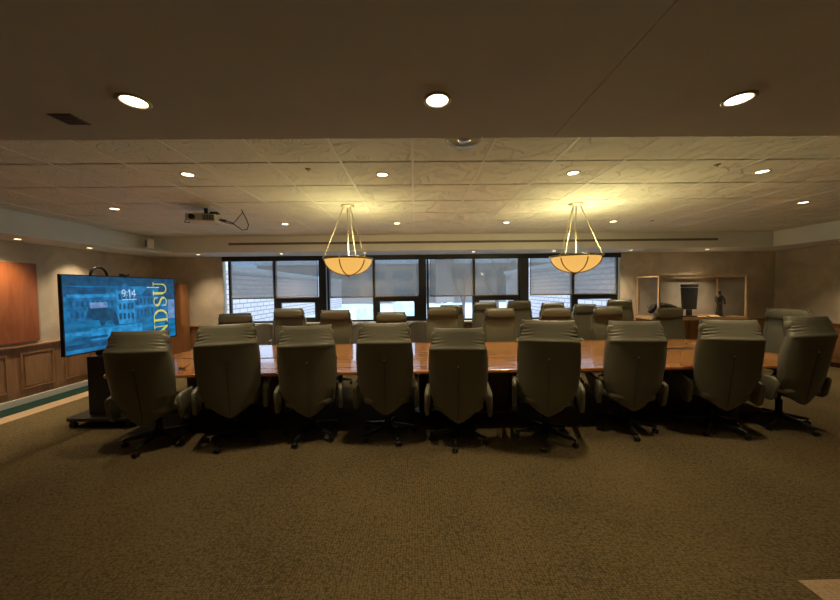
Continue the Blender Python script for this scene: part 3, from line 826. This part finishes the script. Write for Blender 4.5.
# ------------------------------------------------------------------ display case and contents
dc = thing('display_case', 'glass display case with light wood frame on a wooden cabinet at the far right', 'display case', (0, 0, 0))
X0, X1, Yf, Yk, Z0, Z1 = 5.05, 6.93, 6.57, 7.25, .96, 1.87
dc.location = ((X0+X1)/2, (Yf+Yk)/2, 0)
ox, oy = dc.location.x, dc.location.y
def DB(b, x0, x1, y0, y1, z0, z1): box(b, x0-ox, x1-ox, y0-oy, y1-oy, z0, z1)
b = B(); DB(b, X0, X1, Yf, Yk, 0, Z0-.03); obj('base_cabinet', b, 'cab', dc, bevel=.005)
b = B(); DB(b, X0-.02, X1+.02, Yf-.02, Yk, Z0-.03, Z0); obj('deck', b, 'oak', dc, bevel=.004)
for k in range(3):
    w = (X1-X0)/3; b = B(); DB(b, X0+w*k+.015, X0+w*(k+1)-.015, Yf-.018, Yf, .08, .90); d = obj('door', b, 'cab', dc, bevel=.004)
    b = B(); cyl(b, (X0+w*(k+.85)-ox, Yf-.018-oy, .6), (X0+w*(k+.85)-ox, Yf-.04-oy, .6), .009, n=10); obj('knob', b, 'brass', d)
b = B(); e = .034
for x in (X0, X1-e):
    for y in (Yf, Yk-e): DB(b, x, x+e, y, y+e, Z0, Z1)
for z in (Z0, Z1-e):
    for y in (Yf, Yk-e): DB(b, X0+e, X1-e, y, y+e, z, z+e)
    for x in (X0, X1-e): DB(b, x, x+e, Yf+e, Yk-e, z, z+e)
obj('case_frame', b, 'oak', dc, bevel=.003)
for nm, d in (('front_glass', (X0+e, X1-e, Yf+.014, Yf+.02, Z0+e, Z1-e)), ('side_glass', (X0+.014, X0+.02, Yf+e, Yk-e, Z0+e, Z1-e)), ('side_glass', (X1-.02, X1-.014, Yf+e, Yk-e, Z0+e, Z1-e)), ('top_glass', (X0+e, X1-e, Yf+e, Yk-e, Z1-.02, Z1-.014))):
    b = B(); DB(b, *d); obj(nm, b, 'glass', dc)
zd = Z0+.0005
# bison sculpture via skin
def skin(name, verts, edges, m, parent=None, sub=2):
    me = bpy.data.meshes.new(name); me.from_pydata([v[0] for v in verts], edges, []); me.materials.append(M[m])
    o = bpy.data.objects.new(name, me); C.objects.link(o)
    md = o.modifiers.new('skin', 'SKIN'); md.use_smooth_shade = True
    for i, v in enumerate(verts):
        s = me.skin_vertices[0].data[i]; r = v[1]; s.radius = r if isinstance(r, tuple) else (r, r)
    me.skin_vertices[0].data[0].use_root = True
    ms = o.modifiers.new('s', 'SUBSURF'); ms.levels = sub; ms.render_levels = sub
    if parent: o.parent = parent
    return o
bi = thing('bison_sculpture', 'dark bronze bison sculpture, head lowered, at the left inside the display case', 'sculpture', (5.46, 6.93, zd)); bi.scale = (1.2, 1.2, 1.28)
V = [((0, 0, .17), .075), ((-.10, 0, .205), (.085, .105)), ((.12, 0, .175), .062), ((.20, 0, .165), .058), ((-.19, 0, .17), .07), ((-.255, 0, .115), .052), ((-.285, 0, .075), .03),
     ((-.13, .05, .09), .03), ((-.135, .055, .022), .016), ((-.13, -.05, .09), .03), ((-.145, -.055, .022), .016),
     ((.21, .045, .105), .032), ((.235, .05, .065), .017), ((.22, .05, .022), .015), ((.19, -.045, .105), .032), ((.205, -.05, .065), .017), ((.19, -.05, .022), .015),
     ((.262, 0, .15), .010), ((.275, 0, .09), .007)]
E = [(0, 1), (0, 2), (2, 3), (1, 4), (4, 5), (5, 6), (1, 7), (7, 8), (1, 9), (9, 10), (3, 11), (11, 12), (12, 13), (3, 14), (14, 15), (15, 16), (3, 17), (17, 18)]
skin('body', V, E, 'bronze', bi)
for s in (-1, 1):
    b = B(); tube(b, [(-.235, s*.04, .155), (-.25, s*.07, .165), (-.258, s*.078, .195)], .008, 8); obj('horn', b, 'bronze', bi)
b = B(); box(b, -.31, .30, -.09, .09, 0, .012); obj('plinth', b, 'bronze', bi, bevel=.003)
# tapered award slab
aw = thing('award_slab', 'dark tapered award slab with a silver band on a stem in the display case', 'award', (6.02, 6.95, zd))
b = B(); prism(b, [(-.15, .17), (.15, .17), (.185, .72), (-.185, .72)], -.025, .025, 'y'); obj('slab', b, 'black', aw, bevel=.006)
b = B(); prism(b, [(-.182, .645), (.182, .645), (.183, .66), (-.183, .66)], -.028, .028, 'y'); obj('silver_band', b, 'silver', aw)
b = B(); box(b, -.05, .05, -.03, .03, .03, .17); obj('stem', b, 'black', aw, bevel=.01)
b = B(); box(b, -.13, .13, -.07, .07, 0, .035); obj('base', b, 'black', aw, bevel=.006)
# robed figure
st = thing('figurine', 'dark bronze standing robed figure at the right inside the display case', 'statue', (6.68, 6.93, zd)); st.scale = (.82, .82, .96)
b = B(); lathe(b, [(.001, .02), (.085, .02), (.088, .05), (.075, .15), (.068, .28), (.072, .36), (.09, .44), (.085, .475), (.04, .50), (.028, .515), (.03, .53), (.042, .555), (.043, .58), (.03, .605), (.001, .612)], 24, sy=.75)
for v in b.verts:
    if v.co.z < .45: a = math.atan2(v.co.y, v.co.x); f = 1+.07*math.sin(a*7+v.co.z*9); v.co.x *= f; v.co.y *= f
tube(b, [(-.085, 0, .46), (-.115, -.02, .38), (-.095, -.05, .30), (-.04, -.07, .29)], .022, 10)
tube(b, [(.085, 0, .46), (.11, -.02, .38), (.10, -.05, .30), (.05, -.07, .32)], .022, 10)
obj('body', b, 'bronze', st)
b = B(); prism(b, rrect(.11, .085, .02), 0, .022, 'z'); obj('plinth', b, 'bronze', st, bevel=.003)
bk = thing('desk_plaque', 'small tan plaque leaning beside the robed figure in the display case', 'plaque', (6.44, 6.80, zd))
b = B(); box(b, -.11, .11, -.06, .06, .0, .010, M4=Matrix.Translation((0, 0, .022)) @ Matrix.Rotation(R(20), 4, 'X')); obj('face', b, 'book', bk, bevel=.002)
b = B(); prism(b, [(-.05, 0), (.055, 0), (.055, .036)], -.10, .10, 'x'); obj('wedge', b, 'cab', bk)

# ------------------------------------------------------------------ ceiling fixtures
def lamp_data(kind, name, energy, col, **k):
    l = bpy.data.lights.new(name, kind); l.energy = energy; l.color = col
    for a, v in k.items(): setattr(l, a, v)
    return l
WARM = (1, .79, .49)
spot = lamp_data('SPOT', 'downlight_beam', 78, WARM, spot_size=R(105), spot_blend=.9, shadow_soft_size=.05)
spot2 = lamp_data('SPOT', 'wall_washer_beam', 95, WARM, spot_size=R(115), spot_blend=.9, shadow_soft_size=.04)
dlp = None
def downlight(x, y, z, label, data, s=1):
    global dlp
    if dlp is None:
        t = thing('recessed_downlight', label, 'ceiling light', (x, y, z), group='recessed ceiling downlights')
        b = B(); lathe(b, [(.062, 0), (.062, -.004), (.054, -.007), (.047, -.004), (.047, 0)], 32); obj('trim_ring', b, 'trimring', t)
        b = B(); lathe(b, [(.001, -.003), (.030, -.003), (.047, -.002)], 32); obj('lens', b, 'lens', t)
        dlp = t
    else:
        t = dup(dlp)
    t.location = (x, y, z); t['label'] = label; t.scale = (s, s, 1)
    l = bpy.data.objects.new('lamp', data); C.objects.link(l); l.parent = t; l.location = (0, 0, -.012)
    return t
spotn = lamp_data('SPOT', 'near_beam', 30, WARM, spot_size=R(95), spot_blend=.9, shadow_soft_size=.05)
for x, lb in ((-1.13, 'nearest downlight at the left in the brown near ceiling'), (.10, 'nearest downlight in the middle of the brown near ceiling'), (1.355, 'nearest downlight at the right in the brown near ceiling')):
    downlight(x, 1.34, ZS, lb, spotn, .93)
for x, lb in ((-1.13, 'left downlight of the added unseen row behind the viewpoint'), (.10, 'middle downlight of the added unseen row behind the viewpoint'), (1.355, 'right downlight of the added unseen row behind the viewpoint')):
    downlight(x, -.9, ZS, lb, spotn)  # unseen lamp row, added to brighten chair backs and the near floor
tl = [(-2.10, 3.04, 'tile ceiling downlight in front of the projector'), (-.30, 3.08, 'tile ceiling downlight between the pendants, near row left'), (1.52, 3.07, 'tile ceiling downlight near row, left of the right pendant'), (3.35, 3.07, 'tile ceiling downlight near row, rightmost'),
      (-3.89, 4.25, 'tile ceiling downlight left of the projector'), (5.18, 4.23, 'tile ceiling downlight at the far right, middle row'),
      (-2.12, 5.31, 'tile ceiling downlight far row, left of the left pendant rods'), (-.29, 5.33, 'tile ceiling downlight far row, right of the left pendant'), (1.53, 5.35, 'tile ceiling downlight far row, left of the right pendant'), (3.32, 5.34, 'tile ceiling downlight far row, right of the right pendant')]
for x, y, lb in tl: downlight(x, y, ZT, lb, spot)
sf_ = [(-5.60, 4.62, 'soffit downlight over the left wall, above the wood panel'), (-5.58, 5.60, 'soffit downlight over the left wall, above the television'), (-4.53, 6.78, 'far soffit downlight left of the first window'), (-2.8, 6.78, 'far soffit downlight above the first window bay'),
       (-1.06, 6.78, 'far soffit downlight just behind the left pendant'), (1.24, 6.78, 'far soffit downlight above the third window bay'), (2.95, 6.78, 'far soffit downlight above the fourth bay beside the right pendant'), (4.6, 6.78, 'far soffit downlight at the right end of the windows'),
       (6.25, 6.78, 'far soffit downlight above the display case'), (7.6, 5.62, 'soffit downlight over the right wall'), (-5.56, 3.3, 'added unseen soffit downlight over the left wall, nearest the camera'), (7.6, 3.9, 'added unseen soffit downlight over the right wall, nearer the camera')]  # last two lamps are added out of frame along the side walls
for x, y, lb in sf_: downlight(x, y, ZS, lb, spot2, .85)

# pendants
pend = None
pl = lamp_data('POINT', 'pendant_bulb', 24, (1, .86, .38), shadow_soft_size=.06)
for x, y, rot, lb in ((-.87, 4.21, -39, 'left bowl pendant lamp with alabaster glass hanging above the table'), (2.115, 4.20, -30, 'right bowl pendant lamp with alabaster glass hanging above the table')):
    if pend is None:
        pend = thing('bowl_pendant', lb, 'pendant lamp', (x, y, ZT), group='bowl pendant lamps over the table')
        ro = .302; zr = -.685; zb = -.895
        b = B(); lathe(b, [(.001, -.03), (.05, -.028), (.085, -.012), (.09, 0), (.001, 0)], 28); obj('canopy', b, 'cream_metal', pend)
        b = B(); prof = [(ro*math.sin(R(a)), zb+(zr-zb)*(1-math.cos(R(a)))) for a in range(2, 91, 8)]
        prof += [(ro-.008, zr), ]+[((ro-.008)*math.sin(R(a)), zb+.008+(zr-zb-.008)*(1-math.cos(R(a)))) for a in range(82, 1, -8)]
        lathe(b, prof, 40); obj('bowl', b, 'alab', pend)
        b = B(); lathe(b, [(ro, zr-.014), (ro+.014, zr-.012), (ro+.016, zr+.010), (ro, zr+.013), (ro, zr-.014)], 40); obj('rim', b, 'brass', pend)
        for k in range(6):
            a = R(60*k); ca, sa = math.cos(a), math.sin(a)
            b = B(); tube(b, [((ro*math.sin(R(q))+.006)*ca, (ro*math.sin(R(q))+.006)*sa, zb-.003+(zr-zb)*(1-math.cos(R(q)))) for q in range(3, 91, 8)], .007, 8); obj('rib', b, 'brass', pend)
            if k % 2 == 0:
                b = B(); cyl(b, (.05*ca, .05*sa, -.02), ((ro+.012)*ca, (ro+.012)*sa, zr+.01), .006, n=10)
                obj('rod', b, 'cream_metal', pend)
            b = B(); bmesh.ops.create_uvsphere(b, u_segments=12, v_segments=8, radius=.015, matrix=Matrix.Translation(((ro+.015)*ca, (ro+.015)*sa, zr+.006))); obj('rim_knob', b, 'cream_metal', pend, smooth=True)
        b = B(); cyl(b, (0, 0, -.02), (0, 0, -.76), .007, n=10); obj('stem', b, 'cream_metal', pend)
        b = B(); lathe(b, [(.001, zb-.035), (.010, zb-.03), (.016, zb-.02), (.009, zb-.012), (.026, zb-.004), (.03, zb+.006)], 20); obj('finial', b, 'brass', pend)
        t = pend
    else:
        t = dup(pend); t.location = (x, y, ZT); t['label'] = lb
    t.rotation_euler.z = R(rot)
    l = bpy.data.objects.new('bulb', pl); C.objects.link(l); l.parent = t; l.location = (.09, .05, -.62)

# projector
pj = thing('projector', 'beige ceiling projector on a black mount with dangling cables', 'projector', (-2.72, 4.22, ZT), R(12))
b = B(); box(b, -.17, .17, -.13, .13, -.20, -.105); obj('body', b, 'proj', pj, bevel=.012, segs=3)
b = B(); cyl(b, (-.09, -.13, -.15), (-.09, -.155, -.15), .035, .033, 20); obj('lens', b, 'black', pj)
b = B()
for k in range(7): box(b, .03+.018*k, .038+.018*k, -.134, -.128, -.185, -.12)
obj('grille', b, 'black', pj)
b = B(); box(b, -.06, .10, -.06, .06, -.105, -.085); cyl(b, (.02, 0, -.09), (.02, 0, 0), .022, n=14); box(b, -.13, .12, -.012, .012, -.10, -.075); box(b, .08, .17, -.05, .03, -.085, -.06); obj('mount', b, 'black', pj, bevel=.003)
b = B(); box(b, -.24, .12, -.14, .14, -.014, -.004); obj('ceiling_plate', b, 'white', pj, bevel=.003)
b = B(); tube(b, [(.17, .0, -.15), (.24, .0, -.16), (.31, .0, -.18), (.38, .0, -.235), (.44, .0, -.28), (.50, .0, -.27), (.52, .0, -.21), (.49, .0, -.12), (.46, 0, -.06), (.44, 0, -.012)], .006, 8)
tube(b, [(.17, -.02, -.16), (.25, -.03, -.19), (.33, -.03, -.21), (.37, -.02, -.17), (.42, -.02, -.10), (.45, 0, -.05)], .005, 8)
tube(b, [(-.17, .02, -.13), (-.21, .0, -.16), (-.22, -.02, -.20), (-.16, -.04, -.21), (-.12, -.1, -.18)], .006, 8)
box(b, .19, .25, -.02, .02, -.175, -.15)
obj('cables', b, 'black', pj)
# corner speaker
sp = thing('wall_speaker', 'small white speaker in the far left ceiling corner', 'speaker', (-4.97, 6.10, 2.47), R(-35))
b = B(); box(b, -.07, .07, -.05, .05, 0, .17); obj('body', b, 'white', sp, bevel=.012, segs=3)
b = B(); prism(b, [(x, z+.085) for x, z in rrect(.052, .065, .03)], -.054, -.050, 'y'); obj('grille', b, 'vent', sp)
b = B(); cyl(b, (0, .05, .09), (-.02, .14, .12), .012, n=10); obj('bracket', b, 'white', sp)
# clear ceiling dome
dm = thing('ceiling_dome', 'clear round dome fixture on the tile ceiling, cut off by the near ceiling edge', 'ceiling dome', (.37, 2.36, ZT))
b = B(); lathe(b, [(.135, 0), (.135, -.012), (.122, -.016), (.118, 0)], 32); obj('ring', b, 'white', dm)
b = B(); lathe(b, [(.118, -.012), (.105, -.035), (.07, -.05), (.001, -.055)], 32); obj('dome', b, 'glass', dm)
b = B(); lathe(b, [(.05, 0), (.045, -.02), (.001, -.025)], 24); obj('sensor', b, 'silver', dm)
# sprinkler heads
sp0 = None
for x, y, lb in ((-.95, 2.93, 'small sprinkler head left of the near tile ceiling downlights'), (2.74, 2.89, 'small sprinkler head left of the near rightmost downlight'), (3.95, 5.3, 'small sprinkler head in the far right ceiling tiles')):
    if sp0 is None:
        sp0 = thing('sprinkler_head', lb, 'sprinkler', (x, y, ZT), group='sprinkler heads'); sp0.scale = (.65, .65, .7)
        b = B(); lathe(b, [(.04, 0), (.038, -.006), (.012, -.009), (.001, -.009)], 20); obj('escutcheon', b, 'brass', sp0)
        b = B(); cyl(b, (0, 0, -.008), (0, 0, -.022), .006, n=8); cyl(b, (0, 0, -.022), (0, 0, -.025), .014, n=14); obj('deflector', b, 'brass', sp0)
    else:
        t = dup(sp0); t.location = (x, y, ZT); t['label'] = lb
vt = thing('ceiling_vent', 'small dark square plate in the near brown ceiling at the left', 'vent', (-1.53, 1.475, ZS))
b = B(); box(b, -.05, .05, -.045, .045, -.003, 0); obj('plate', b, 'vent', vt)
b = B()
for k in range(5): box(b, -.042, .042, -.037+.016*k, -.032+.016*k, -.005, -.003)
obj('louvre', b, 'vent', vt)

# ------------------------------------------------------------------ world and camera
w = bpy.data.worlds.new('World'); S.world = w; w.use_nodes = True
N, L = w.node_tree.nodes, w.node_tree.links
bg = N['Background']; tc = N.new('ShaderNodeTexCoord'); sx = N.new('ShaderNodeSeparateXYZ'); cr = N.new('ShaderNodeValToRGB')
L.new(tc.outputs['Generated'], sx.inputs[0]); L.new(sx.outputs['Z'], cr.inputs[0])
e = cr.color_ramp.elements; e[0].position = 0; e[0].color = (.24, .40, .62, 1); e[1].position = .55; e[1].color = (.86, .94, 1.0, 1)
x_ = e.new(.15); x_.color = (.36, .56, .80, 1)
L.new(cr.outputs[0], bg.inputs['Color']); bg.inputs['Strength'].default_value = 2.7

cam = bpy.data.cameras.new('Camera'); co = bpy.data.objects.new('Camera', cam); C.objects.link(co)
cam.sensor_width = 36; cam.lens = 320/840*36; cam.clip_start = .05; cam.clip_end = 300
yaw = math.atan(4.5/320); pitch = math.atan(11/320)
base = Matrix.Rotation(-yaw, 4, 'Z') @ Matrix.Rotation(PI/2-pitch, 4, 'X') @ Matrix.Rotation(R(-.7), 4, 'Z')
co.matrix_world = Matrix.Translation((0, 0, CAMZ)) @ base
S.camera = co
S.view_settings.view_transform = 'Standard'; S.view_settings.look = 'None'; S.view_settings.gamma = 1; S.view_settings.exposure = 0
S.view_settings.use_curve_mapping = False
